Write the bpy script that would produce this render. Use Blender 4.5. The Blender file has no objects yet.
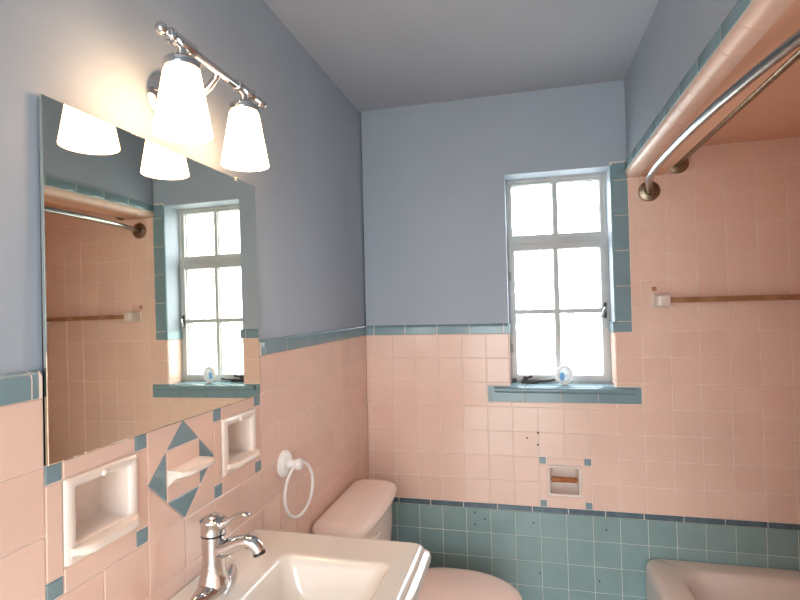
import bpy, math, random
from mathutils import Vector, Matrix
random.seed(7)
C = bpy.context.scene.collection
PI = math.pi

# ------------------------------------------------------------------ materials
def lin(c):
    return tuple((v/255/12.92) if v/255 <= .04045 else ((v/255+.055)/1.055)**2.4 for v in c)

def mat(name, srgb, rough=.4, metal=0, var=0.0, vscale=6, bump=0, bscale=60, spec=.5, coat=0, col2=None):
    m = bpy.data.materials.new(name); m.use_nodes = True
    n = m.node_tree.nodes; l = m.node_tree.links; b = n['Principled BSDF']
    c = lin(srgb); b.inputs['Base Color'].default_value = (*c, 1)
    b.inputs['Roughness'].default_value = rough; b.inputs['Metallic'].default_value = metal
    b.inputs['Specular IOR Level'].default_value = spec
    if coat:
        b.inputs['Coat Weight'].default_value = coat; b.inputs['Coat Roughness'].default_value = .06
    tc = n.new('ShaderNodeTexCoord')
    if var or col2:
        nz = n.new('ShaderNodeTexNoise'); nz.inputs['Scale'].default_value = vscale; nz.inputs['Detail'].default_value = 4
        l.new(tc.outputs['Object'], nz.inputs['Vector'])
        rp = n.new('ShaderNodeValToRGB')
        d = lin(col2) if col2 else tuple(v*(1-var) for v in c)
        e = c if col2 else tuple(min(1, v*(1+var*.6)) for v in c)
        rp.color_ramp.elements[0].position = .35; rp.color_ramp.elements[1].position = .65
        rp.color_ramp.elements[0].color = (*d, 1); rp.color_ramp.elements[1].color = (*e, 1)
        l.new(nz.outputs['Fac'], rp.inputs['Fac']); l.new(rp.outputs['Color'], b.inputs['Base Color'])
    if bump:
        n2 = n.new('ShaderNodeTexNoise'); n2.inputs['Scale'].default_value = bscale; n2.inputs['Detail'].default_value = 3
        l.new(tc.outputs['Object'], n2.inputs['Vector'])
        bp = n.new('ShaderNodeBump'); bp.inputs['Strength'].default_value = bump; bp.inputs['Distance'].default_value = .002
        l.new(n2.outputs['Fac'], bp.inputs['Height']); l.new(bp.outputs['Normal'], b.inputs['Normal'])
    return m

M = {}
M['plaster'] = mat('grey_blue_paint', (164,174,186), .55, var=.03, vscale=3, bump=.15, bscale=25)
M['ceil'] = mat('grey_ceiling_paint', (170,175,184), .7, var=.03, vscale=2, bump=.1, bscale=30)
M['ceilpink'] = mat('salmon_ceiling_paint', (232,180,150), .5, var=.04, vscale=3)
PINK = (233,198,180)
M['pink'] = mat('pink_tile', PINK, .16, var=.03, vscale=5, bump=.12, bscale=18)
M['pinkmatte'] = mat('pink_trim_tile', PINK, .38, var=.03, vscale=5)
M['pink2'] = mat('pink_tile_pale', (234,200,182), .16, var=.03, vscale=5, bump=.12, bscale=18)
M['pink3'] = mat('pink_tile_deep', (232,196,178), .16, var=.03, vscale=5, bump=.12, bscale=18)
M['teal'] = mat('teal_tile', (133,159,158), .16, var=.05, vscale=7, bump=.12, bscale=18)
M['teal2'] = mat('teal_tile_pale', (137,162,161), .16, var=.05, vscale=7, bump=.12, bscale=18)
M['tealcap'] = mat('teal_bullnose', (124,150,158), .16, var=.06, vscale=9)
M['accent'] = mat('teal_accent_tile', (126,148,154), .2, var=.05, vscale=20)
M['navy'] = mat('slate_blue_liner', (86,106,116), .15, var=.2, vscale=22)
M['grout'] = mat('cream_grout', (242,222,208), .85, var=.05, vscale=40)
M['groutblue'] = mat('pale_grout', (212,214,204), .85, var=.06, vscale=40)
M['white'] = mat('white_glaze', (232,216,204), .12, spec=.5)
M['china'] = mat('sink_china', (234,224,212), .1, spec=.5, coat=.3)
M['pinkchina'] = mat('pink_china', (255,232,219), .12, spec=.5, coat=.2)
M['tankchina'] = mat('pale_pink_china', (240,222,210), .14, spec=.5)
M['tub'] = mat('tub_enamel', (236,220,208), .16, spec=.5, var=.02, vscale=4)
M['chrome'] = mat('chrome', (215,212,210), .09, metal=1)
M['nickel'] = mat('worn_chrome', (168,164,160), .24, metal=1, var=.12, vscale=30)
M['rust'] = mat('tarnished_chrome', (150,132,112), .32, metal=1, var=.3, vscale=60)
M['mirror'] = mat('silvered_glass', (242,241,227), .015, metal=1)
M['black'] = mat('dark_edge', (44,42,42), .6)
M['dark'] = mat('dark_hole', (26,24,24), .8)
M['frame'] = mat('window_paint', (188,188,186), .45, var=.08, vscale=14, bump=.2, bscale=60)
M['putty'] = mat('old_putty', (150,150,146), .7, var=.15, vscale=30)
M['wood'] = mat('brown_wood', (184,116,70), .4, col2=(158,92,50), vscale=25)
M['bar'] = mat('brown_bar', (172,126,92), .3, col2=(146,100,66), vscale=18)
M['adhesive'] = mat('brown_residue', (166,122,96), .8)
M['plastic'] = mat('white_plastic', (240,236,232), .3)
M['bracket'] = mat('cream_bracket', (222,205,192), .25)
M['floor'] = mat('floor_tile', (205,200,194), .3, var=.05)
M['metal'] = mat('dark_metal', (58,56,54), .45, metal=.6)
M['doorpaint'] = mat('door_paint', (225,222,216), .4)

def glass_mat():
    m = bpy.data.materials.new('window_glass'); m.use_nodes = True
    n = m.node_tree.nodes; l = m.node_tree.links
    n.remove(n['Principled BSDF']); out = n['Material Output']
    t = n.new('ShaderNodeBsdfTransparent'); t.inputs['Color'].default_value = (.96,.98,.98,1)
    g = n.new('ShaderNodeBsdfGlossy'); g.inputs['Roughness'].default_value = .05
    x = n.new('ShaderNodeMixShader'); x.inputs['Fac'].default_value = .06
    l.new(t.outputs[0], x.inputs[1]); l.new(g.outputs[0], x.inputs[2]); l.new(x.outputs[0], out.inputs['Surface'])
    return m
M['glass'] = glass_mat()

def emit_mat(name, rgb, strength):
    m = bpy.data.materials.new(name); m.use_nodes = True
    b = m.node_tree.nodes['Principled BSDF']
    b.inputs['Base Color'].default_value = (.9,.88,.84,1); b.inputs['Roughness'].default_value = .3
    b.inputs['Emission Color'].default_value = (*rgb,1); b.inputs['Emission Strength'].default_value = strength
    return m
LAMP = 11.0
M['shade'] = emit_mat('lit_opal_glass', (1,.60,.31), LAMP)
M['bulb'] = emit_mat('lit_bulb', (1,.60,.31), LAMP*1.5)

def gel_mat():
    m = mat('clear_acrylic', (240,246,250), .1)
    b = m.node_tree.nodes['Principled BSDF']; b.inputs['Transmission Weight'].default_value = .3
    b.inputs['IOR'].default_value = 1.3
    return m
M['acrylic'] = gel_mat()
M['gel'] = mat('blue_gel', (120,180,235), .15)

# ------------------------------------------------------------------ mesh builder
class MB:
    def __init__(s): s.v = []; s.f = []; s.m = []; s.slots = []
    def mi(s, key):
        if key not in s.slots: s.slots.append(key)
        return s.slots.index(key)
    def add(s, verts, faces, key):
        o = len(s.v); s.v += [tuple(v) for v in verts]; k = s.mi(key)
        for f in faces: s.f.append([o+i for i in f]); s.m.append(k)
    def box(s, x0,x1,y0,y1,z0,z1,key):
        v = [(x,y,z) for x in (x0,x1) for y in (y0,y1) for z in (z0,z1)]
        s.add(v, [(0,1,3,2),(4,6,7,5),(0,4,5,1),(2,3,7,6),(0,2,6,4),(1,5,7,3)], key)
    def loft(s, rings, key, cap0=True, cap1=True, closed=True):
        n = len(rings[0]); v = [p for r in rings for p in r]; f = []
        for i in range(len(rings)-1):
            for j in range(n if closed else n-1):
                a = i*n+j; b = i*n+(j+1)%n
                f.append((a, b, b+n, a+n))
        if cap0: f.append(tuple(reversed(range(n))))
        if cap1: f.append(tuple(range((len(rings)-1)*n, len(rings)*n)))
        s.add(v, f, key)
    def lathe(s, prof, origin, axis, key, seg=40, cap0=True, cap1=True, sx=1, sy=1):
        ax = Vector(axis).normalized()
        t = Vector((0,0,1)) if abs(ax.z) < .9 else Vector((1,0,0))
        a = ax.cross(t).normalized(); b = ax.cross(a)
        O = Vector(origin)
        rings = [[O+ax*h+(a*math.cos(2*PI*k/seg)*sx+b*math.sin(2*PI*k/seg)*sy)*max(r,1e-5) for k in range(seg)] for r, h in prof]
        s.loft(rings, key, cap0, cap1)
    def tube(s, path, rad, key, seg=16, cap=True):
        P = [Vector(p) for p in path]; n = len(P)
        R = rad if isinstance(rad, (list,tuple)) else [rad]*n
        T = [((P[min(i+1,n-1)]-P[max(i-1,0)]).normalized()) for i in range(n)]
        t0 = Vector((0,0,1)) if abs(T[0].z) < .9 else Vector((1,0,0))
        a = T[0].cross(t0).normalized(); rings = []
        for i in range(n):
            a = (a - T[i]*a.dot(T[i])).normalized(); b = T[i].cross(a)
            rings.append([P[i]+(a*math.cos(2*PI*k/seg)+b*math.sin(2*PI*k/seg))*R[i] for k in range(seg)])
        s.loft(rings, key, cap, cap)
    def torus(s, c, R, r, axis, key, seg=56, ring=14, sq=1.0):
        ax = Vector(axis).normalized(); t = Vector((0,0,1)) if abs(ax.z) < .9 else Vector((1,0,0))
        a = ax.cross(t).normalized(); b = ax.cross(a); v = []; f = []
        for i in range(seg):
            d = a*math.cos(2*PI*i/seg)*sq+b*math.sin(2*PI*i/seg)
            for j in range(ring):
                v.append(Vector(c)+d*(R+r*math.cos(2*PI*j/ring))+ax*r*math.sin(2*PI*j/ring))
        for i in range(seg):
            for j in range(ring):
                f.append((i*ring+j, ((i+1)%seg)*ring+j, ((i+1)%seg)*ring+(j+1)%ring, i*ring+(j+1)%ring))
        s.add(v, f, key)
    def build(s, name, parent=None, smooth=None, bevel=0, bseg=2, loc=None):
        me = bpy.data.meshes.new(name)
        vs = s.v
        if loc is not None: vs = [tuple(Vector(v)-Vector(loc)) for v in vs]
        me.from_pydata(vs, [], s.f)
        for k in s.slots: me.materials.append(M[k])
        me.polygons.foreach_set('material_index', s.m)
        if smooth is not None:
            me.polygons.foreach_set('use_smooth', [True]*len(s.f)); me.set_sharp_from_angle(angle=math.radians(smooth))
        me.update()
        o = bpy.data.objects.new(name, me); C.objects.link(o)
        if loc is not None: o.location = loc
        if parent is not None:
            o.parent = parent
            o.matrix_parent_inverse = Matrix.Translation(-Vector(parent.location))
        if bevel:
            bm = o.modifiers.new('bevel', 'BEVEL'); bm.width = bevel; bm.segments = bseg; bm.limit_method = 'ANGLE'
        return o

def tag(o, label, cat, group=None):
    o['label'] = label; o['category'] = cat
    if group: o['group'] = group
    return o
def thing(name, label, cat, loc=(0,0,0), group=None):
    o = bpy.data.objects.new(name, None); C.objects.link(o); o.location = loc; o.empty_display_size = .05
    return tag(o, label, cat, group)
def struct(o):
    o['kind'] = 'structure'; return o

def rrect(x0,x1,y0,y1,z,r,n=6):
    r = min(r, (x1-x0)/2-1e-4, (y1-y0)/2-1e-4); P = []
    for cx,cy,a0 in ((x1-r,y1-r,0),(x0+r,y1-r,PI/2),(x0+r,y0+r,PI),(x1-r,y0+r,1.5*PI)):
        for k in range(n+1):
            a = a0+PI/2*k/n; P.append(Vector((cx+r*math.cos(a), cy+r*math.sin(a), z)))
    return P

# ------------------------------------------------------------------ tiles
GAP = .0010
def subtract(rect, ex):
    out = [rect]
    for (a0,a1,b0,b1) in ex:
        new = []
        for (u0,u1,v0,v1) in out:
            if a1 <= u0+1e-6 or a0 >= u1-1e-6 or b1 <= v0+1e-6 or b0 >= v1-1e-6: new.append((u0,u1,v0,v1)); continue
            if u0 < a0: new.append((u0,a0,v0,v1))
            if u1 > a1: new.append((a1,u1,v0,v1))
            uu0, uu1 = max(u0,a0), min(u1,a1)
            if v0 < b0: new.append((uu0,uu1,v0,b0))
            if v1 > b1: new.append((uu0,uu1,b1,v1))
        out = new
    return out

def inset(poly, d):
    n = len(poly); res = []
    for i in range(n):
        p0 = Vector(poly[i-1]); p1 = Vector(poly[i]); p2 = Vector(poly[(i+1)%n])
        e1 = (p1-p0).normalized(); e2 = (p2-p1).normalized()
        n1 = Vector((-e1.y,e1.x)); n2 = Vector((-e2.y,e2.x))
        k = (n1+n2); k = k/ max(.3, k.dot(n1))
        res.append(p1+k*d)
    return res

def ptile(mb, fn, poly, key, face=0.0, base=-.003, gap=GAP, bev=.0018):
    """one glazed tile with eased edges; poly is counter-clockwise in (u, v)"""
    A = inset(poly, gap); Bq = inset(poly, gap+bev*.35); D = inset(poly, gap+bev)
    n = len(poly); tilt = [random.uniform(-.0001,.0001) for _ in range(2)]
    cu = sum(p[0] for p in poly)/n; cv = sum(p[1] for p in poly)/n
    def h(p, b): return b+((p[0]-cu)*tilt[0]+(p[1]-cv)*tilt[1])/.05
    v = [fn(p[0],p[1],base) for p in A]+[fn(p[0],p[1],h(p,face-bev*.45)) for p in Bq]+[fn(p[0],p[1],h(p,face)) for p in D]
    f = []
    for r in (0,1):
        for i in range(n): f.append((r*n+i, r*n+(i+1)%n, (r+1)*n+(i+1)%n, (r+1)*n+i))
    f.append(tuple(range(2*n,3*n)))
    mb.add(v, f, key)
def rtile(mb, fn, u0,u1,v0,v1, key, **k):
    if u1-u0 < .004 or v1-v0 < .004: return
    ptile(mb, fn, [(u0,v0),(u1,v0),(u1,v1),(u0,v1)], key, **k)
PK = ['pink','pink','pink2','pink3']; TL = ['teal','teal','teal2']
def field(mb, fn, cols, rows, keys, ex=(), clip=None):
    for i in range(len(cols)-1):
        for j in range(len(rows)-1):
            r = (cols[i],cols[i+1],rows[j],rows[j+1])
            if clip: r = (max(r[0],clip[0]),min(r[1],clip[1]),max(r[2],clip[2]),min(r[3],clip[3]))
            if r[1]-r[0] < .004 or r[3]-r[2] < .004: continue
            for q in subtract(r, ex): rtile(mb, fn, *q, random.choice(keys))

def slab(mb, fn, us, vs, holes, keyf, depth=.14):
    """wall body behind the tiles: box cells on a grid, leaving the holes open"""
    us = sorted(set([u for u in us]+[h[i] for h in holes for i in (0,1)])); vs = sorted(set([v for v in vs]+[h[i] for h in holes for i in (2,3)]))
    for i in range(len(us)-1):
        for j in range(len(vs)-1):
            cu = (us[i]+us[i+1])/2; cv = (vs[j]+vs[j+1])/2
            if any(h[0]<cu<h[1] and h[2]<cv<h[3] for h in holes): continue
            key, h0 = keyf(cu, cv)
            P = [(us[i],vs[j]),(us[i+1],vs[j]),(us[i+1],vs[j+1]),(us[i],vs[j+1])]
            v = [fn(a,b,h0) for a,b in P]+[fn(a,b,-depth) for a,b in P]
            mb.add(v, [(0,1,2,3),(7,6,5,4),(0,4,5,1),(1,5,6,2),(2,6,7,3),(3,7,4,0)], key)

T = .1095; Z0 = .59; row = lambda r: Z0+T*r
BL = .5642                     # lower edge of the slate liner
CAP0, CAP1 = row(7), 1.402
CEIL = 2.443; FRONT = -3.40
HX = 1.18; HX2 = 1.332; HB = 2.017; ALC = 2.125; RX = 1.985; TUBEND = -1.53
PL = -.009                     # plaster lies this far behind the tile face

FL = lambda u,v,h: (h, u, v)                 # left wall: u = y
FB = lambda u,v,h: (u, -h, v)                # back wall: u = x
FR = lambda u,v,h: (RX-h, u, v)              # alcove side wall
FE = lambda u,v,h: (u, TUBEND+h, v)          # alcove end wall

# ------------------------------------------------------------------ left wall
mb = MB()
CP = .11267
ylo = FRONT
MY0, MY1 = -6*CP-1.012, -1.012               # mirror / insert panel, along y
MY0 = -1.688
N1 = (-1.635,-1.513,1.100,1.197); N2 = (-1.181,-1.066,1.098,1.194)
slab(mb, FL, [ylo, MY0, MY1, 0.14], [0, row(6), CAP0, CEIL+.1], [N1, N2],
     lambda u,v: ('plaster', PL) if (v > CAP0 or (v > row(6) and MY0 < u < MY1)) else ('grout', -.0022))
cols = [-k*CP for k in range(0,10)]
cols = [c for c in cols if c > MY1+.02]+[MY1]
cols += [MY1-(MY1-MY0)/6*k for k in range(1,7)]
cols += [MY0-CP*k for k in range(1,17)]
cols = sorted(cols)
rowsP = [row(r) for r in range(0,8)]
panel = (MY0, MY1, row(4), CAP0)
field(mb, FL, cols, rowsP, PK, [panel], (ylo,0,0,9))
def niche_group(mb, fn, u0,u1,v0,v1,a, i0,i1,j0,j1):
    for p,q in ((u0,u0+a),(u1-a,u1)):
        rtile(mb, fn, p,q,v0,v0+a,'accent'); rtile(mb, fn, p,q,v1-a,v1,'accent')
    rtile(mb, fn, u0,i0,v0+a,v1-a,'pink'); rtile(mb, fn, i1,u1,v0+a,v1-a,'pink')
    for p,q in ((v0,v0+a),(v1-a,v1)):
        rtile(mb, fn, u0+a,i0,p,q,'pink'); rtile(mb, fn, i1,u1-a,p,q,'pink')
    rtile(mb, fn, i0,i1,v0,j0,'pink'); rtile(mb, fn, i0,i1,j1,v1,'pink')
G = (MY1-MY0)/3; A_ = .032
O1 = (MY0+A_, MY0+G-A_, 1.070, row(6)-A_); O2 = (MY0+2*G+A_, MY1-A_, 1.070, row(6)-A_)
niche_group(mb, FL, MY0, MY0+G, row(4), row(6), A_, *O1)
niche_group(mb, FL, MY0+2*G, MY1, row(4), row(6), A_, *O2)
g0, g1, v0, v1 = MY0+G, MY0+2*G, row(4), row(6); gc, vc = (g0+g1)/2, (v0+v1)/2
s_ = G/4; q_ = (v1-v0)/4
ptile(mb, FL, [(gc-s_,vc-q_),(gc+s_,vc-q_),(gc+s_,vc+q_),(gc-s_,vc+q_)], 'pink')
ptile(mb, FL, [(gc-s_,vc+q_),(gc+s_,vc+q_),(gc,v1)], 'accent'); ptile(mb, FL, [(gc-s_,vc-q_),(gc,v0),(gc+s_,vc-q_)], 'accent')
ptile(mb, FL, [(gc-s_,vc-q_),(gc-s_,vc+q_),(g0,vc)], 'accent'); ptile(mb, FL, [(gc+s_,vc-q_),(g1,vc),(gc+s_,vc+q_)], 'accent')
ptile(mb, FL, [(g0,v0),(gc,v0),(g0,vc)], 'pink'); ptile(mb, FL, [(gc,v0),(g1,v0),(g1,vc)], 'pink')
ptile(mb, FL, [(g1,vc),(g1,v1),(gc,v1)], 'pink'); ptile(mb, FL, [(g0,vc),(gc,v1),(g0,v1)], 'pink')
field(mb, FL, cols, [BL-T*k for k in range(5,-1,-1)], TL, [], (ylo,0,0,9))
k = 0
while -.152*k > ylo:
    rtile(mb, FL, max(-.152*(k+1),ylo), -.152*k, BL, Z0, 'navy', face=.003); k += 1
struct(mb.build('wall_left'))

# ------------------------------------------------------------------ back wall
WX0, WX1, WZ0, WZ1 = .672, 1.122, 1.112, 2.076
SX0, SX1, SZ0 = .573, 1.219, 1.049
STX1 = 1.190
NT = (.834,.957,.650,.766)
mb = MB()
wallkey = lambda u,v: ('plaster', PL) if (v > CAP0 and u < WX1) or (v > row(13.7) and u < HX+.02) else (('groutblue', -.0022) if v < BL else ('grout', -.0022))
slab(mb, FB, [0, WX1, HX+.02, RX+.1], [0, BL, CAP0, row(13.7), CEIL+.1], [(WX0,WX1,WZ0,WZ1), NT], wallkey, depth=.15)
bc = [0]+[.1332+T*k for k in range(-1,18)]
TP = (bc[8], bc[10], row(0), row(2))
TP = (.1332+T*6, .1332+T*8, row(0), row(2))
field(mb, FB, bc, rowsP, PK, [(WX0,WX1,WZ0,3),(SX0,SX1,SZ0,WZ0+.012),TP], (0,RX,0,9))
field(mb, FB, bc, [row(r) for r in range(7,15)], PK, [], (STX1,RX,0,ALC))
NO = (NT[0]-.011, NT[1]+.011, NT[2]-.011, NT[3]+.011)
niche_group(mb, FB, *TP, .0305, *NO)
field(mb, FB, bc, [BL-T*k for k in range(5,-1,-1)], TL, [], (0,RX,0,9))
# teal strip up the right side of the window
zz = CAP0; first = True
while zz < 2.086:
    z2 = min(zz+(.046 if first else .152), 2.086); rtile(mb, FB, WX1+.004, STX1, zz, z2, 'tealcap', face=.001); zz = z2; first = False
mb.tube([(WX1+.004,.006,CAP0+.002),(WX1+.004,.006,2.076)], .0065, 'tealcap', seg=12)
# strip under the sill
xs = [SX0, .588, .740, .893, 1.045, SX1]
for a,b in zip(xs, xs[1:]): rtile(mb, FB, a, b, SZ0, WZ0+.010, 'tealcap', face=.002)
# reveal tiles (both sides of the window), pink below, teal bullnose on top
for sx, x in ((1, WX0), (-1, WX1)):
    FV = lambda u,v,h,x=x,sx=sx: (x+sx*(h+.003), u, v)
    for a,b in ((.004,.118),):
        rtile(mb, FV, a,b, WZ0, row(5), 'pink'); rtile(mb, FV, a,b, row(5), row(6), 'pink'); rtile(mb, FV, a,b, row(6), CAP0, 'pink2')
    mb.box(min(x,x+sx*.009),max(x,x+sx*.009), -.004,.120, CAP0, CAP1, 'tealcap')
    mb.box(min(x,x+sx*.0015),max(x,x+sx*.0015), .008,.120, CAP1, WZ1, 'plaster')
# screw holes and drill holes
def dot(x,z,r=.0042,key='dark'):
    mb.lathe([(r,-.003),(r,.0006),(r*.6,.0007)], (x,0,z), (0,-1,0), key, seg=14)
for x,z in ((.741,.891),(.789,.915),(.787,.862),(.501,.544),(.545,.517),(.501,.489),(.759,.516),(1.061,.509),(.78,.297),(1.027,.286)): dot(x,z, .0042 if z > .6 else .0038)
mb.box(1.270,1.289,-.0012,.002,1.529,1.547,'adhesive')
struct(mb.build('wall_back'))

# liner between pink and teal
mb = MB(); x = .145-.1525
while x < RX:
    rtile(mb, FB, max(x,0)+.0003, min(x+.1525,RX), BL, Z0, 'navy', face=.004); x += .1525
mb.box(0,RX,-.0005,.002,BL,Z0,'grout')
struct(mb.build('trim_1'))

# bullnose caps ----------------------------------------------------
def cap_prof(d):   # (h, z) profile, d = projection scale
    P = [(PL-.001, CAP0), (.0015, CAP0), (.0028, CAP0+.0015)]
    zc = CAP1-.014
    for k in range(9):
        a = PI/2*k/8; P.append((-.011+.0140*math.cos(a), zc+.014*math.sin(a)))
    P.append((PL-.001, CAP1)); return [(h if h < PL else PL+(h-PL)*d, z) for h,z in P]
def cap_run(mb, fn, a, b, joints, end0=False, end1=False):
    js = [a]+[j for j in sorted(joints) if a+.01 < j < b-.01]+[b]
    mb.loft([[Vector(fn(u,z-.0004,h-.0007)) for h,z in cap_prof(1)] for u in (a+.004,b-.004)], 'grout')
    for i,(p,q) in enumerate(zip(js, js[1:])):
        p += .0014; q -= .0014; secs = []
        if i == 0 and end0: secs += [(p+.012*(1-math.cos(t)), max(.03,math.sin(t))) for t in (0,.25,.5,.8,1.1,1.4)]
        else: secs.append((p,1))
        if i == len(js)-2 and end1: secs += [(q-.012*(1-math.cos(t)), max(.03,math.sin(t))) for t in (1.4,1.1,.8,.5,.25,0)]
        else: secs.append((q,1))
        mb.loft([[Vector(fn(u,z,h)) for h,z in cap_prof(d)] for u,d in secs], 'tealcap')
mb = MB()
cap_run(mb, FL, MY1, 0, [-.98,-.835,-.68,-.527,-.372,-.217,-.06], end0=True)
cap_run(mb, FL, FRONT, MY0, [MY0-.022-.152*k for k in range(12)], end1=True)
struct(mb.build('trim_2', smooth=40))
mb = MB()
cap_run(mb, FB, .002, WX0+.009, [.042+.1525*k for k in range(5)])
struct(mb.build('trim_3', smooth=40))

# ------------------------------------------------------------------ header over the tub, alcove, rest of the shell
mb = MB()
mb.box(HX-PL, HX2, TUBEND-.12, 0, HB+.004, CEIL+.1, 'plaster')
mb.box(HX+.02, HX2+.0005, TUBEND-.12, -.0005, HB, 2.10, 'ceilpink'); mb.box(HX+.0004, HX+.02, TUBEND, -.0005, HB+.027, HB+.0705, 'groutblue')
FH = lambda u,v,h: (HX-h, u, v)
k = 0
while -.1525*k > TUBEND:
    a = max(-.1525*(k+1)-.03, TUBEND); b = min(0, -.1525*k-.03 if k else 0)
    rtile(mb, FH, a, b, HB+.029, HB+.071, 'tealcap', face=.001, base=-.010, gap=.0018); k += 1
k = 0
prof = [(0, HB+.028)]+[(.022-.022*math.cos(t), HB+.022-.022*math.sin(t)) for t in [PI/2*i/8 for i in range(9)]]+[(.05, HB), (.05,HB+.01),(.02,HB+.028)]
while -.1095*k > TUBEND:
    a = max(-.1095*(k+1), TUBEND)+.0014; b = -.1095*k-.0014
    mb.loft([[Vector((HX+p,u,z-.0008)) for p,z in prof] for u in (a,b)], 'pinkmatte'); k += 1
mb.loft([[Vector((HX+.0012+p,u,z+.0004)) for p,z in prof] for u in (TUBEND,-.001)], 'grout')
struct(mb.build('wall_header', smooth=35))

mb = MB(); mb.box(HX2-.02, RX+.1, TUBEND-.1, .1, ALC, ALC+.1, 'ceilpink'); struct(mb.build('ceiling_alcove'))
mb = MB()
slab(mb, FR, [TUBEND-.1,.1], [0,ALC], [], lambda u,v: ('grout',-.0022), depth=.12)
rc = [-T*k for k in range(15,-1,-1)]
field(mb, FR, rc, [row(r) for r in range(0,15)], PK, [], (TUBEND,0,0,ALC))
field(mb, FR, rc, [BL-T*k for k in range(5,-1,-1)], TL, [], (TUBEND,0,0,9))
k = 0
while -.1525*k > TUBEND: rtile(mb, FR, max(-.1525*(k+1),TUBEND), -.1525*k, BL, Z0, 'navy', face=.004); k += 1
struct(mb.build('wall_alcove'))
mb = MB()
slab(mb, FE, [HX,RX], [0,ALC], [], lambda u,v: ('grout',-.0022), depth=.12)
ec = [HX+T*k for k in range(9)]
field(mb, FE, ec, [row(r) for r in range(0,15)], PK, [], (HX,RX,0,ALC))
field(mb, FE, ec, [BL-T*k for k in range(5,-1,-1)], TL, [], (HX,RX,0,9))
struct(mb.build('wall_partition'))
mb = MB()
mb.box(HX-PL, HX+.12, FRONT-.1, TUBEND-.12, 0, CEIL, 'plaster')
FRR = lambda u,v,h: (HX-h, u, v)
cr = [TUBEND-T*k for k in range(18,-1,-1)]
mb.box(HX-PL-.007, HX, FRONT, TUBEND, 0, CAP0, 'grout')
field(mb, FRR, cr, rowsP, PK, [], (FRONT,TUBEND,0,9)); field(mb, FRR, cr, [BL-T*k for k in range(5,-1,-1)], TL, [], (FRONT,TUBEND,0,9))
mb.box(HX-.003, HX+.01, FRONT, TUBEND, CAP0, CAP1, 'tealcap'); mb.box(HX-.003, HX+.01, FRONT, TUBEND, BL, Z0, 'navy')
struct(mb.build('wall_right'))
# front wall with an unseen open doorway, added and sized to let in fill light
DX0, DX1, DZ = .10, 1.09, 2.15
mb = MB()
mb.box(-.14, DX0, FRONT-.12, FRONT, 0, CEIL, 'plaster'); mb.box(DX1, HX+.12, FRONT-.12, FRONT, 0, CEIL, 'plaster')
mb.box(DX0, DX1, FRONT-.12, FRONT, DZ, CEIL, 'plaster')
struct(mb.build('wall_front'))
mb = MB()
mb.box(DX0-.07, DX0+.012, FRONT-.005, FRONT+.016, 0, DZ+.07, 'doorpaint'); mb.box(DX1-.012, DX1+.07, FRONT-.005, FRONT+.016, 0, DZ+.07, 'doorpaint')
mb.box(DX0+.012, DX1-.012, FRONT-.005, FRONT+.016, DZ-.012, DZ+.07, 'doorpaint')
struct(mb.build('trim_4', bevel=.004))
mb = MB(); mb.box(-.14, HX+.12, FRONT-.12, .15, CEIL, CEIL+.12, 'ceil'); struct(mb.build('ceiling'))
mb = MB(); mb.box(-.14, RX+.12, FRONT-.12, .15, -.1, -.004, 'groutblue')
FF = lambda u,v,h: (u, v, h)
fc = [i*.052 for i in range(0,40)]; fr = [-.052*i for i in range(66,-1,-1)]
for i in range(len(fc)-1):
    for j in range(len(fr)-1): rtile(mb, FF, fc[i],min(fc[i+1],RX),max(fr[j],FRONT),fr[j+1],'floor',bev=.001)
struct(mb.build('floor'))

# ------------------------------------------------------------------ window
WY = .12
win = bpy.data.objects.new('window_1', None); C.objects.link(win); win.location = (.897, WY, WZ0); win['kind'] = 'structure'
fx0, fx1 = .664, 1.134; fz0, fz1 = 1.118, 2.10
TZ0, TZ1 = 1.768, 1.798      # transom bar
mb = MB()
mb.box(fx0, .682, WY-.002, WY+.06, fz0, fz1, 'frame'); mb.box(1.108, fx1, WY-.002, WY+.06, fz0, fz1, 'frame')
mb.box(.682, 1.108, WY-.002, WY+.06, 2.062, fz1, 'frame'); mb.box(.682, 1.108, WY-.002, WY+.06, fz0, 1.130, 'frame')
mb.box(.682, 1.108, WY-.002, WY+.06, TZ0, TZ1, 'frame')
mb.build('frame', win, bevel=.003)
def sash(name, x0,x1,z0,z1, st, rt, rb, mull, bars, y):
    g = MB()
    g.box(x0,x0+st,y,y+.03,z0,z1,'frame'); g.box(x1-st,x1,y,y+.03,z0,z1,'frame')
    g.box(x0+st,x1-st,y,y+.03,z1-rt,z1,'frame'); g.box(x0+st,x1-st,y,y+.03,z0,z0+rb,'frame')
    g.box(mull-.0095,mull+.0095,y+.004,y+.028,z0+rb,z1-rt,'frame')
    for b in bars:
        for a,c in ((x0+st,mull-.0095),(mull+.0095,x1-st)): g.box(a,c,y+.004,y+.028,b-.008,b+.008,'frame')
    # glazing putty, a narrow uneven bead round every light
    lights = []; zs = [z0+rb]+[w for b in bars for w in (b-.008,b+.008)]+[z1-rt]
    for a,c in ((x0+st,mull-.0095),(mull+.0095,x1-st)):
        for q in range(0,len(zs),2):
            lights.append((a,c,zs[q],zs[q+1]))
    for (a,c,d,e) in lights:
        for P in (((a,d),(c,d)),((a,e),(c,e)),((a,d),(a,e)),((c,d),(c,e))):
            n = 9; path = [(P[0][0]+(P[1][0]-P[0][0])*t/n, y+.018, P[0][1]+(P[1][1]-P[0][1])*t/n) for t in range(n+1)]
            g.tube(path, [random.uniform(.002,.0048) for _ in path], 'putty', seg=6)
    s = g.build(name, win, bevel=.002)
    for (a,c,d,e) in lights:
        h = MB(); h.box(a-.004,c+.004,y+.016,y+.020,d-.004,e+.004,'glass'); pn = h.build('pane'); pn.parent = s
        return s
sash('transom_sash', .681,1.109,TZ1-.001,2.063, .016,.012,.014, .897, [], WY+.008)
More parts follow.
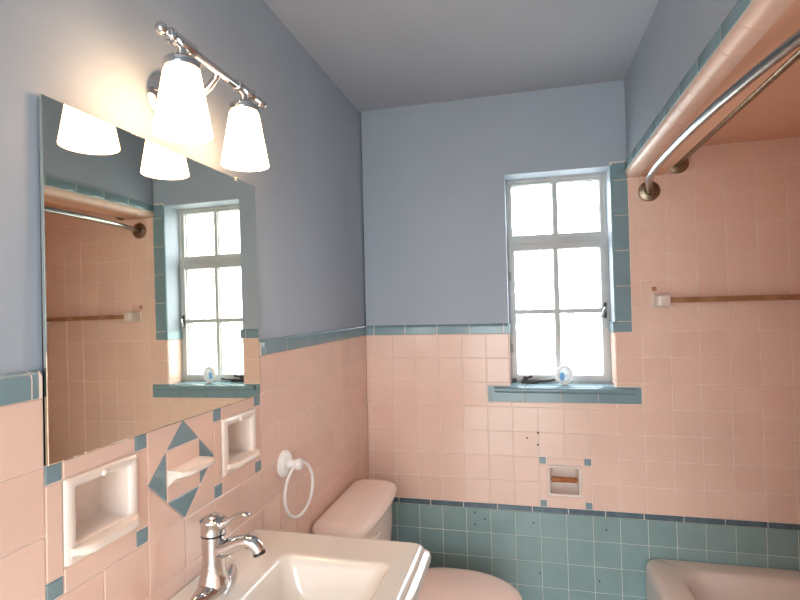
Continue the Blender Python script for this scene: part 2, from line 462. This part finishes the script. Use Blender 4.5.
sash('casement_sash', .681,1.109,1.129,TZ0+.001, .022,.029,.027, .893, [1.451], WY-.006)
# casement latch on the right stile
mb = MB()
mb.box(1.094,1.106,WY-.012,WY-.004,1.415,1.485,'metal')
mb.tube([(1.100,WY-.012,1.462),(1.098,WY-.030,1.462),(1.094,WY-.038,1.455),(1.085,WY-.040,1.435),(1.078,WY-.038,1.420)], [.006,.006,.0065,.006,.004], 'nickel', seg=10)
mb.build('latch', win, smooth=50)
for z in (1.62,1.28):
    mb = MB(); mb.box(.678,.690,WY-.010,WY-.002,z-.02,z+.02,'putty'); mb.build('hinge', win, bevel=.002)
# crank operator on the sill
mb = MB()
mb.box(.722,.80,WY-.036,WY-.006,1.1215,1.135,'metal')
mb.lathe([(.011,0),(.011,.018),(.007,.022)], (.742,WY-.022,1.133), (0,0,1), 'metal', seg=16)
mb.tube([(.742,WY-.022,1.150),(.752,WY-.040,1.150),(.772,WY-.045,1.156)], [.006,.005,.006], 'metal', seg=8)
mb.tube([(.790,WY-.024,1.130),(.85,WY-.020,1.132),(.872,WY-.012,1.136)], .005, 'metal', seg=8)
mb.box(.682,.700,WY-.018,WY-.004,1.1215,1.140,'metal')
mb.build('crank_operator', win, smooth=40)
# tiled sill ledge
mb = MB()
sx = [.604,.740,.893,1.045,1.190]
sp = [(WY+.01,WZ0+.009),(-.006,WZ0+.005)]+[(-.006-.012*math.sin(t), WZ0-.007+.012*math.cos(t)) for t in [PI*i/8 for i in range(1,8)]]+[(-.006,WZ0-.020),(-.0008,WZ0-.022),(-.0008,WZ0-.004),(WY+.01,WZ0-.001)]
for a,b in zip(sx,sx[1:]):
    a2 = max(a, .604); 
    mb.loft([[Vector((u,y,z)) for y,z in sp if True] for u in (a2+.0008,b-.0008)], 'tealcap')
struct(mb.build('trim_5', smooth=40))

# ------------------------------------------------------------------ mirror
mir = thing('mirror', 'rectangular frameless wall mirror under the two-shade light, reflecting the window', 'mirror', (.0, (MY0+MY1)/2, 1.25))
ma, mbb = MY0+.002, MY1-.007; mz0, mz1 = 1.2475, 1.845
mb = MB(); mb.box(PL+.0005,-.0007,ma+.004,mbb-.001,mz0-.0025,mz1-.004,'black'); mb.build('backing', mir)
mb = MB()
b_ = .006; x0, x1 = -.0005, .0052
mb.loft([[Vector((x,y,z)) for y,z in ((ma+i,mz0+i),(mbb-i,mz0+i),(mbb-i,mz1-i),(ma+i,mz1-i))] for x,i in ((x0,0),(x1-.0008,0),(x1-.0003,.0006),(x1,.0014))], 'mirror')
gl = mb.build('mirror_glass', mir)
mir.rotation_euler = (0, math.radians(-.35), 0)
mb = MB()
yc = -1.115; mb.lathe([(.005,0),(.005,.002),(.002,.003)], (.0053,yc,mz1-.004), (1,0,0), 'nickel', seg=16)
mb.box(-.006,.0070,yc-.004,yc+.004,mz1+.0005,mz1+.003,'plastic')
mb.build('clip', mir, smooth=40)

# ------------------------------------------------------------------ vanity light
LX, LZ = .112, 2.011
YA, YB_ = -1.4835, -1.2575; YM = -1.360
vl = thing('vanity_light', 'chrome wall light bar with two lit white glass shades above the mirror', 'wall light', (PL, YM, 1.95))
mb = MB()
mb.lathe([(.001,0),(.060,0),(.061,.005),(.056,.012),(.048,.015),(.044,.020),(.030,.024),(.014,.028)], (PL,YM,1.955), (1,0,0), 'chrome', seg=48, sx=1.34, sy=1.0)
mb.build('backplate', vl, smooth=35)
mb = MB()
path = [(PL+.02,YM,1.950),(.030,YM,1.953),(.062,YM,1.963),(.088,YM,1.980),(.105,YM,1.998),(LX,YM,LZ)]
mb.tube(path, [.009,.0085,.008,.008,.008,.008], 'chrome', seg=14)
mb.build('arm', vl, smooth=60)
mb = MB()
def bar_prof(y0,y1): return [(.0085,0)]
mb.tube([(LX,-1.520,LZ),(LX,-1.19,LZ)], .0095, 'chrome', seg=20)
for yc in (YA,YB_,):      # turned sleeves over each shade
    mb.lathe([(.0095,-.036),(.0135,-.035),(.0150,-.031),(.0135,-.027),(.0130,.027),(.0150,.031),(.0135,.035),(.0095,.036)], (LX,yc,LZ), (0,1,0), 'chrome', seg=22)
br = mb.build('bar', vl, smooth=35)
for yc, s in ((-1.520,-1),(-1.19,1)):
    mb = MB()
    mb.lathe([(.0095,-.002),(.0115,0),(.0115,.003),(.007,.005),(.007,.007),(.009,.010),(.0108,.014),(.0115,.019),(.0108,.024),(.0085,.028),(.0045,.0305),(.0005,.0312)], (LX,yc,LZ), (0,s,0), 'chrome', seg=24)
    f = mb.build('finial', None, smooth=50); f.parent = br
for yc in (YA,YB_):
    mb = MB()
    sz0, sz1 = 1.8325, 1.960
    prof = [(.0548,sz0),(.0550,sz0+.002),(.0345,sz1-.006),(.032,sz1-.001),(.028,sz1),(.0265,sz1-.0035),(.030,sz1-.006),(.0515,sz0+.002),(.0528,sz0)]
    mb.lathe([(r,z-sz0) for r,z in prof]+[(.0548,0)], (LX,yc,sz0), (0,0,1), 'shade', seg=48, cap0=False, cap1=False)
    sh = mb.build('shade', vl, smooth=50)
    mb = MB()
    mb.lathe([(.027,sz1-.003),(.0335,sz1+.0004),(.0350,sz1+.005),(.0345,sz1+.014),(.029,sz1+.019),(.013,sz1+.022),(.009,sz1+.027),(.009,LZ-.006)], (LX,yc,0), (0,0,1), 'chrome', seg=32)
    c = mb.build('fitter', None, smooth=35); c.parent = sh
    mb = MB()
    mb.lathe([(.013,sz1-.006),(.013,1.945),(.02,1.925),(.026,1.905),(.024,1.885),(.014,1.873),(.001,1.870)], (LX,yc,0), (0,0,1), 'bulb', seg=24)
    c = mb.build('bulb', None, smooth=60); c.parent = sh

# ------------------------------------------------------------------ recessed wall ceramics
def soap_niche(o0,o1,p0,p1, hole, name, label, lip):
    t = thing(name, label, 'soap dish', (0,(o0+o1)/2,p0), 'recessed soap dishes below the mirror')
    a0,a1,b0,b1 = hole; mb = MB(); D = -.062
    def rg(u0,u1,v0,v1,h,r): return [Vector((h,p.x,p.y)) for p in rrect(u0,u1,v0,v1,0,r,4)]
    mb.loft([rg(o0,o1,p0,p1,-.0015,.004), rg(o0+.0008,o1-.0008,p0+.0008,p1-.0008,.005,.005), rg(o0+.004,o1-.004,p0+.004,p1-.004,.0075,.006),
             rg(a0-.006,a1+.006,b0-.006,b1+.006,.0075,.006), rg(a0-.001,a1+.001,b0-.001,b1+.001,.004,.006), rg(a0+.0015,a1-.0015,b0+.0015,b1-.0015,-.002,.008),
             rg(a0+.003,a1-.003,b0+.003,b1-.003,D+.02,.010), rg(a0+.008,a1-.008,b0+.008,b1-.008,D+.006,.016), rg(a0+.02,a1-.02,b0+.02,b1-.02,D,.014)], 'white', cap0=False)
    bowl = mb.build('recess', t, smooth=38)
    # projecting lip along the bottom, rounded ends
    mb = MB(); n = 12; secs = []
    l0, l1, lz, lo = lip
    for i in range(n+1):
        s = i/n; y = l0+(l1-l0)*s; e = min(1, .35+ (min(s,1-s)*n*.45)); out = lo*e; th = .017*(.6+.4*e)
        ring = [(.004,lz-.019),(.010,lz-.019)]+[(max(.010,out-.006)+.006*math.sin(q), lz-.003-th*.5+ (th*.5)*(-math.cos(q))) for q in [PI*k/6 for k in range(7)]]+[(.010,lz-.004),(.004,lz-.004),(-.02,lz-.006),(-.02,lz-.018)]
        secs.append([Vector((h,y,z)) for h,z in ring])
    mb.loft(secs, 'white'); mb.build('lip', t, smooth=40)
    mb = MB(); mb.lathe([(.006,0),(.006,.002),(.004,.0045),(.0005,.005)], (.007,(a0+a1)/2-.004,b1+.006), (1,0,-.2), 'white', seg=14); mb.build('knob', t, smooth=50)
    return t
soap_niche(O1[0]+.0008, O1[1]-.0008, O1[2]+.0008, O1[3]-.0008, N1, 'soap_dish', 'white recessed soap dish left of the teal diamond, nearest the mirror lower left corner', (-1.650,-1.505,1.1035,.034))
soap_niche(O2[0]+.0008, O2[1]-.0008, O2[2]+.0008, O2[3]-.0008, N2, 'soap_dish', 'white recessed soap dish right of the diamond tiles, nearest the towel ring', (-1.195,-1.046,1.1035,.030))

# toothbrush / tumbler shelf on the tile in the diamond
ts = thing('toothbrush_holder', 'pale pink ceramic toothbrush shelf in the middle of the teal diamond', 'toothbrush holder', (0,gc,vc))
mb = MB(); n = 10; secs = []
for i in range(n+1):
    s = i/n; y = gc-s_+.001+(2*s_-.002)*s; e = min(1,.72+min(s,1-s)*n*.22); out = .052*e
    zt = vc+.013
    ring = [(-.001,zt),(out-.006,zt),(out-.001,zt-.002),(out,zt-.006),(out-.001,zt-.010),(out-.006,zt-.013),(.030*e,zt-.015),(.014,zt-.020),(.005,zt-.030),(-.001,zt-.036)]
    secs.append([Vector((h,y,z)) for h,z in ring])
mb.loft(secs, 'white'); mb.build('shelf', ts, smooth=40)

# toilet paper recess
tp = thing('toilet_paper_holder', 'white recessed toilet paper holder with brown roller, low on the back wall', 'toilet paper holder', (.9,0,.64))
mb = MB(); a0,a1,b0,b1 = NT; o0,o1,p0,p1 = NO[0]+.0008, NO[1]-.0008, NO[2]+.0008, NO[3]-.0008
def rgb_(u0,u1,v0,v1,h,r): return [Vector((p.x,-h,p.y)) for p in rrect(u0,u1,v0,v1,0,r,4)]
D = -.085
mb.loft([rgb_(o0,o1,p0,p1,-.0015,.006), rgb_(o0+.001,o1-.001,p0+.001,p1-.001,.003,.006), rgb_(o0+.004,o1-.004,p0+.004,p1-.004,.0055,.008),
         rgb_(a0-.004,a1+.004,b0-.004,b1+.004,.0055,.006), rgb_(a0+.0015,a1-.0015,b0+.0015,b1-.0015,.001,.006),
         rgb_(a0+.003,a1-.003,b0+.003,b1-.003,D+.03,.008), rgb_(a0+.01,a1-.01,b0+.012,b1-.008,D+.008,.012), rgb_(a0+.02,a1-.02,b0+.026,b1-.018,D,.014)], 'white', cap0=False)
mb.build('recess', tp, smooth=38)
mb = MB(); zc = .709
mb.lathe([(.005,0),(.006,.004),(.0125,.0045),(.0125,.060),(.0118,.061),(.0118,.1095),(.006,.110),(.005,.115)], (a0+.0045,.016,zc), (1,0,0), 'wood', seg=24)
mb.build('roller', tp, smooth=35)

# ------------------------------------------------------------------ towel ring
tr = thing('towel_ring', 'white towel ring mounted on the left tiled wall above the toilet tank', 'towel ring', (0,-.873,1.007))
yr, zr = -.880, 1.008
mb = MB()
mb.lathe([(.040,.0005),(.042,.004),(.041,.010),(.036,.013),(.034,.017),(.026,.021),(.017,.024),(.013,.030),(.013,.044),(.017,.048),(.018,.056),(.015,.062),(.006,.065),(.0005,.0655)], (0,yr,zr), (1,0,0), 'plastic', seg=36)
mb.build('post', tr, smooth=35)
mb = MB(); mb.torus((.053,yr+.002,zr-.078), .080, .0045, (1,-.12,0), 'plastic'); mb.build('ring', tr, smooth=60)

# ------------------------------------------------------------------ sink
SY0, SY1 = -1.640, -1.062; SXF = .470; SZ = .882
sk = thing('pedestal_sink', 'cream white rectangular pedestal sink with stepped rim, below the mirror', 'sink', (.24,-1.35,0))
def ring(off, z, r, wall=.003): return [Vector((max(p.x,wall),p.y,p.z)) for p in rrect(wall-off*0-.0, SXF+off, SY0-off, SY1+off, z, r)]
bx0,bx1,by0,by1 = .148,.425,-1.520,-1.180
def bring(i, z, r): return rrect(bx0+i,bx1-i,by0+i,by1-i,z,r)
mb = MB()
outer = [(-.16,.735,.06),(-.10,.772,.06),(-.03,.812,.05),(-.004,.826,.04),(.022,.832,.03),(.028,.838,.03),(.029,.850,.03),(.026,.858,.028),(.018,.864,.026),(.014,.866,.024),(.013,.871,.022),(.009,.877,.02),(.002,.8815,.018),(-.004,SZ,.016)]
rings = []
for off,z,r in outer:
    if off < -.01: rings.append(rrect(.003, SXF+off, SY0-off, SY1+off, z, r))
    else: rings.append(ring(off,z,r))
for i,z,r in ((-.014,SZ,.03),(-.008,.8828,.03),(-.002,.8822,.03),(.003,.879,.03),(.008,.872,.032),(.014,.858,.034),(.024,.825,.04),(.036,.790,.05),(.055,.766,.06),(.085,.754,.06),(.118,.750,.04)):
    rings.append(bring(i,z,r))
mb.loft(rings, 'china'); mb.build('basin', sk, smooth=30)
mb = MB()
mb.loft([rrect(.06-i,.30+i,-1.45-i,-1.25+i,z,.05) for i,z in ((.03,.0),(.03,.03),(.012,.05),(-.01,.10),(-.015,.35),(-.008,.55),(.012,.66),(.04,.745))], 'china'); mb.build('pedestal', sk, smooth=35)
mb = MB(); mb.lathe([(.001,0),(.022,0),(.024,.003),(.018,.005),(.016,.002),(.001,.001)], (.286,-1.35,.7495), (0,0,1), 'chrome', seg=28); mb.build('drain', sk, smooth=35)
mb = MB(); mb.lathe([(.001,0),(.010,0),(.012,.001),(.012,.0035),(.008,.004),(.0075,.001),(.0005,.0009)], (.1655,-1.345,.8475), (1,0,.36), 'dark', seg=20); mb.build('overflow_hole', sk, smooth=35)

# ------------------------------------------------------------------ faucet
FX, FY = .0735, -1.355
fc_ = thing('faucet', 'chrome single-lever faucet standing on the sink deck', 'faucet', (FX,FY,SZ))
mb = MB()
N = 40; pl = []
for i,z in ((0,0),(.0005,.006),(.003,.012),(.007,.017),(.013,.020),(.020,.0215)):
    R = []
    for k in range(N):
        a = 2*PI*k/N; c, s = math.cos(a), math.sin(a)
        hw = .028-i*.9; hl = .082-i
        y = hl*(abs(s)**.9)*(1 if s >= 0 else -1); wv = hw*(1-.42*(abs(y)/hl)**2)
        R.append(Vector((FX+wv*(abs(c)**.75)*(1 if c >= 0 else -1), FY+y, SZ+.0004+z)))
    pl.append(R)
mb.loft(pl, 'chrome'); mb.build('deck_plate', fc_, smooth=50)
mb = MB()
mb.lathe([(.034,.012),(.033,.018),(.0295,.029),(.0265,.042),(.0245,.062),(.0238,.085),(.0240,.105),(.0245,.112),(.0245,.118)], (FX,FY,SZ), (0,0,1), 'chrome', seg=40)
mb.build('body', fc_, smooth=40)
mb = MB(); mb.lathe([(.0235,.1182),(.0258,.1185),(.0258,.1205),(.0235,.1208)], (FX,FY,SZ), (0,0,1), 'metal', seg=40); mb.build('seal_ring', fc_, smooth=40)
mb = MB()
pth = [(FX+.006,SZ+.088),(FX+.020,SZ+.089),(FX+.036,SZ+.094),(FX+.053,SZ+.102),(FX+.069,SZ+.109),(FX+.084,SZ+.111),(FX+.096,SZ+.108),(FX+.105,SZ+.100),(FX+.109,SZ+.091)]
rr = [.0200,.0200,.0185,.0170,.0155,.0150,.0150,.0145,.0130]
mb.tube([(x,FY,z) for x,z in pth], rr, 'chrome', seg=24)
mb.lathe([(.0125,0),(.0132,.001),(.0132,.007),(.009,.0072),(.009,.002)], (FX+.1088,FY,SZ+.092), (.35,0,-1), 'metal', seg=24)
mb.build('spout', fc_, smooth=50)
mb = MB()
mb.lathe([(.0235,.121),(.0260,.1225),(.0262,.130),(.0258,.144),(.0272,.147),(.0285,.150),(.0278,.153),(.0235,.1555),(.0185,.158),(.0160,.1585),(.0155,.1605),(.0105,.1625),(.0005,.1635)], (FX,FY,SZ), (0,0,1), 'chrome', seg=40)
hub = mb.build('handle', fc_, smooth=35)
mb = MB(); secs = []
for x,z,w,h in ((.014,.140,.014,.013),(.026,.144,.012,.010),(.040,.153,.009,.0065),(.054,.163,.0078,.0042),(.066,.168,.0085,.0038),(.076,.1695,.0095,.0036),(.084,.1685,.0085,.0032),(.089,.1675,.004,.002)):
    secs.append([Vector((FX+x+ -h*.3*math.sin(2*PI*k/16), FY+w*math.cos(2*PI*k/16), SZ+z+h*math.sin(2*PI*k/16))) for k in range(16)])
mb.loft(secs, 'chrome'); lv = mb.build('lever', None, smooth=60); lv.parent = hub

# ------------------------------------------------------------------ toilet
TY = -.468
tt = thing('toilet', 'pale pink toilet with closed lid in the back left corner', 'toilet', (.35,TY,0))
def tank_ring(x0,x1,hw,z,r,bow):
    P = rrect(x0,x1,TY-hw,TY+hw,z,r,6)
    # subdivide the front edge by bowing points
    out = []
    for p in P: out.append(p)
    front = [Vector((x1, TY-hw+r+(2*hw-2*r)*k/8, z)) for k in range(1,8)]
    out = out+front       # the loop ends at (x1, -hw+r): continues up the front
    return [Vector((p.x+bow*max(0,1-((p.y-TY)/hw)**2)*max(0,(p.x-x0)/(x1-x0)), p.y, p.z)) for p in out]
mb = MB()
mb.loft([tank_ring(.03+i,.170-i*.5,.208-i,z,.04,.018) for i,z in ((.030,.385),(.012,.392),(.004,.41),(0,.45))]+[tank_ring(.020,.180,.228,z,.04,.02) for z in (.60,.708)], 'tankchina'); mb.build('tank', tt, smooth=40)
mb = MB()
mb.loft([tank_ring(.008+i,.196-i,.250-i,z,.045,.022) for i,z in ((.006,.708),(.0,.712),(-.002,.724),(0,.733),(.005,.742),(.014,.748),(.030,.7515),(.055,.753))], 'pinkchina'); mb.build('tank_lid', tt, smooth=50)
mb = MB()
mb.lathe([(.010,0),(.011,.003),(.009,.008),(.006,.010),(.006,.018)], (.190,TY-.150,.672), (1,-.15,0), 'white', seg=18)
mb.tube([(.204,TY-.152,.672),(.210,TY-.142,.671),(.212,TY-.115,.668),(.212,TY-.095,.666)], [.007,.007,.0065,.0075], 'white', seg=12)
mb.build('flush_lever', tt, smooth=50)
BYC = -.420
def egg(x0,x1,hw,z,n=48):
    P = []; xc = x0+(x1-x0)*.46
    for k in range(n):
        a = 2*PI*k/n; c,s = math.cos(a),math.sin(a)
        ax = (x1-xc) if c >= 0 else (xc-x0)
        e = 1.0 if c >= 0 else .62
        P.append(Vector((xc+ax*(abs(c)**e)*(1 if c>=0 else -1), BYC+hw*(abs(s)**(1.0 if c>=0 else .8))*(1 if s>=0 else -1), z)))
    return P
mb = MB()
mb.loft([egg(.25+i,.712-i,.192-i,z) for i,z in ((.006,.385),(0,.389),(0,.396),(.004,.401),(.012,.4045),(.04,.407),(.10,.409))], 'pinkchina'); mb.build('seat_lid', tt, smooth=50)
mb = MB()
mb.loft([egg(.245+i,.712-i,.192-i,z) for i,z in ((.004,.362),(0,.366),(0,.378),(.004,.3835))], 'pinkchina'); mb.build('seat', tt, smooth=50)
mb = MB()
mb.loft([egg(.10,.56,.125,0),egg(.10,.56,.125,.02),egg(.11,.54,.110,.05),egg(.11,.53,.105,.15),egg(.10,.58,.13,.24),egg(.07,.66,.168,.31),egg(.05,.695,.183,.345),egg(.05,.698,.185,.361)], 'pinkchina'); mb.build('bowl', tt, smooth=40)
for s in (-1,1):
    mb = MB(); mb.lathe([(.012,-.02),(.013,-.018),(.013,.018),(.012,.02)], (.238,BYC+s*.075,.392), (0,1,0), 'pinkchina', seg=16); mb.build('hinge', tt, smooth=40)

# ------------------------------------------------------------------ bathtub
TX0, TX1, TY0, TY1, TZ = 1.205, RX-.006, TUBEND+.008, -.006, .408
bt = thing('bathtub', 'pale pink built-in bathtub in the tiled alcove at the right', 'bathtub', (1.58,-.76,0))
mb = MB()
def tr_(i, z, r): return rrect(TX0+i, TX1-min(i,.001) if i < .04 else TX1-i, TY0+min(i,.001) if i < .04 else TY0+i, TY1-min(i,.001) if i < .04 else TY1-i, z, r, 8)
R_ = [tr_(.0,0,.03), tr_(.0,.34,.03), tr_(.0,.372,.03), tr_(.003,.388,.03), tr_(.009,.399,.03), tr_(.018,.405,.03), tr_(.030,TZ,.03)]
def ib(l,r_,f,bk,z,rad): return rrect(TX0+l,TX1-r_,TY0+f,TY1-bk,z,rad,8)
R_ += [ib(.100,.055,.10,.070,TZ,.10), ib(.112,.062,.12,.082,.404,.11), ib(.120,.070,.14,.092,.392,.12), ib(.128,.078,.16,.105,.36,.13), ib(.145,.095,.22,.14,.22,.14), ib(.170,.12,.28,.20,.12,.14), ib(.22,.17,.34,.27,.085,.13), ib(.30,.25,.45,.40,.078,.06)]
mb.loft(R_, 'tub'); mb.build('tub_body', bt, smooth=40)

# ------------------------------------------------------------------ shower rods
def rod(name, label, path, r, flanges, key, dirs, group):
    t = thing(name, label, 'shower rod', path[0], group)
    mb = MB(); mb.tube(path, r, key, seg=20); mb.build('rod', t, smooth=60)
    for p, d in zip(flanges, dirs):
        mb = MB(); mb.lathe([(.042,.0005),(.043,.003),(.041,.008),(.032,.011),(.020,.013),(.018,.024),(.001,.024)], p, d, 'rust', seg=32); mb.build('flange', t, smooth=35)
    return t
pts = [(1.272,-.004)]; xs_ = [(1.272,-.012),(1.268,-.03),(1.258,-.07),(1.243,-.13),(1.226,-.21),(1.212,-.31),(1.203,-.44),(1.200,-.58),(1.200,-.72),(1.203,-.86),(1.210,-1.00),(1.222,-1.14),(1.236,-1.26),(1.252,-1.37),(1.266,-1.46),(1.272,-1.526)]
rod('curved_shower_rod', 'curved chrome shower rod below the header, lower and nearer the room', [(x,y,1.952) for x,y in xs_], .0125, [(1.272,-.002,1.952),(1.272,TUBEND+.003,1.952)], 'nickel', [(0,-1,0),(0,1,0)], 'shower rods')
rod('straight_shower_rod', 'straight chrome shower rod behind the header, higher and farther inside the alcove', [(1.385,-.004-1.52*k/10,2.060) for k in range(11)], .0125, [(1.385,-.002,2.060),(1.385,TUBEND+.003,2.060)], 'rust', [(0,-1,0),(0,1,0)], 'shower rods')

# ------------------------------------------------------------------ towel bar in the alcove
tb = thing('towel_bar', 'brown square towel bar on cream brackets on the alcove back wall', 'towel bar', (1.6,0,1.487))
for x in (1.300,1.915):
    mb = MB()
    mb.loft([[Vector((p.x,-h,p.y)) for p in rrect(x-w,x+w,1.487-w*1.02,1.487+w*1.02,0,.004,3)] for w,h in ((.029,.0005),(.029,.006),(.024,.011),(.0225,.030),(.0225,.074),(.021,.078),(.016,.080))], 'bracket'); mb.build('bracket', tb, smooth=40)
mb = MB(); n = 8; mb.loft([[Vector((1.322+.571*i/n,-.055+a,1.4885+b)) for a,b in ((-.011,-.011),(.011,-.011),(.011,.011),(-.011,.011))] for i in range(n+1)], 'bar'); mb.build('bar', tb, bevel=.003)

# ------------------------------------------------------------------ ornament on the sill
orn = thing('window_ornament', 'small clear oval ornament with a blue centre standing on the window sill', 'ornament', (.912,.062,WZ0+.008))
OZ = 1.164; OX, OY = .912, .062
mb = MB(); n = 40; secs = []
for k in range(n+1):
    a = 2*PI*k/n; secs.append((OX+.031*math.cos(a), OY, OZ+.037*math.sin(a)))
mb.tube(secs, .0065, 'plastic', seg=12, cap=False); mb.build('rim', orn, smooth=60)
mb = MB(); mb.lathe([(.0005,-.006),(.022,-.005),(.028,0),(.022,.005),(.0005,.006)], (OX,OY,OZ), (0,1,0), 'acrylic', seg=36, sx=1.0, sy=1.22); mb.build('case', orn, smooth=60)
mb = MB(); mb.lathe([(.0005,-.0035),(.010,-.003),(.013,0),(.010,.003),(.0005,.0035)], (OX-.010,OY-.0072,OZ-.006), (0,1,0), 'gel', seg=24, sx=.8, sy=1.5); mb.build('gel_core', orn, smooth=60)
mb = MB(); mb.lathe([(.018,0),(.019,.002),(.016,.005),(.010,.007)], (OX,OY,WZ0+.0085), (0,0,1), 'plastic', seg=24, sx=1.0, sy=.6); mb.build('foot', orn, smooth=40)

# ------------------------------------------------------------------ light
W = bpy.data.worlds.new('sky'); bpy.context.scene.world = W; W.use_nodes = True
n = W.node_tree.nodes; l = W.node_tree.links; bg = n['Background']
tc = n.new('ShaderNodeTexCoord'); sp_ = n.new('ShaderNodeSeparateXYZ'); rp = n.new('ShaderNodeValToRGB')
mp = n.new('ShaderNodeMapRange'); mp.inputs['From Min'].default_value = -1; mp.inputs['From Max'].default_value = 1
l.new(tc.outputs['Generated'], sp_.inputs[0]); l.new(sp_.outputs['Z'], mp.inputs['Value']); l.new(mp.outputs[0], rp.inputs['Fac'])
e = rp.color_ramp.elements
e[0].position = 0; e[0].color = (.42,.46,.45,1); e[1].position = 1; e[1].color = (1.7,1.86,2.0,1)
q = e.new(.40); q.color = (.55,.60,.58,1); q = e.new(.5); q.color = (.89,.96,1,1)
l.new(rp.outputs['Color'], bg.inputs['Color']); bg.inputs['Strength'].default_value = 7
def portal(name, loc, rot, sx, sy):
    L = bpy.data.lights.new(name, 'AREA'); L.shape = 'RECTANGLE'; L.size = sx; L.size_y = sy; L.cycles.is_portal = True
    o = bpy.data.objects.new(name, L); C.objects.link(o); o.location = loc; o.rotation_euler = rot
portal('window_portal', (.897, .20, 1.6), (math.radians(-90),0,0), .47, 1.0)
portal('fill_door_portal', ((DX0+DX1)/2, FRONT-.14, DZ/2), (math.radians(90),0,0), DX1-DX0, DZ)  # guides sky fill through the added doorway behind the camera

# ------------------------------------------------------------------ camera
F = 508.2058; yaw, pit, rol = .24060313, .01474552, -.0247992
ca,sa = math.cos(yaw),math.sin(yaw); cb,sb = math.cos(pit),math.sin(pit)
f = Vector((-sa*cb, ca*cb, sb)); r = Vector((ca,sa,0)); u = r.cross(f)
r2 = r*math.cos(rol)+u*math.sin(rol); u2 = u*math.cos(rol)-r*math.sin(rol)
cam = bpy.data.cameras.new('camera'); co = bpy.data.objects.new('camera', cam); C.objects.link(co)
cam.sensor_width = 36; cam.sensor_fit = 'HORIZONTAL'; cam.lens = F/800*36; cam.clip_start = .02
m3 = Matrix((r2,u2,-f)).transposed(); co.matrix_world = Matrix.Translation((.748,-2.340,1.486)) @ m3.to_4x4()
S = bpy.context.scene; S.camera = co
S.view_settings.view_transform = 'Standard'; S.view_settings.look = 'None'; S.view_settings.gamma = 1; S.view_settings.exposure = .32
S.view_settings.use_curve_mapping = False
S.cycles.use_denoising = True
S.cycles.max_bounces = 10; S.cycles.diffuse_bounces = 6; S.cycles.glossy_bounces = 5; S.cycles.transparent_max_bounces = 10
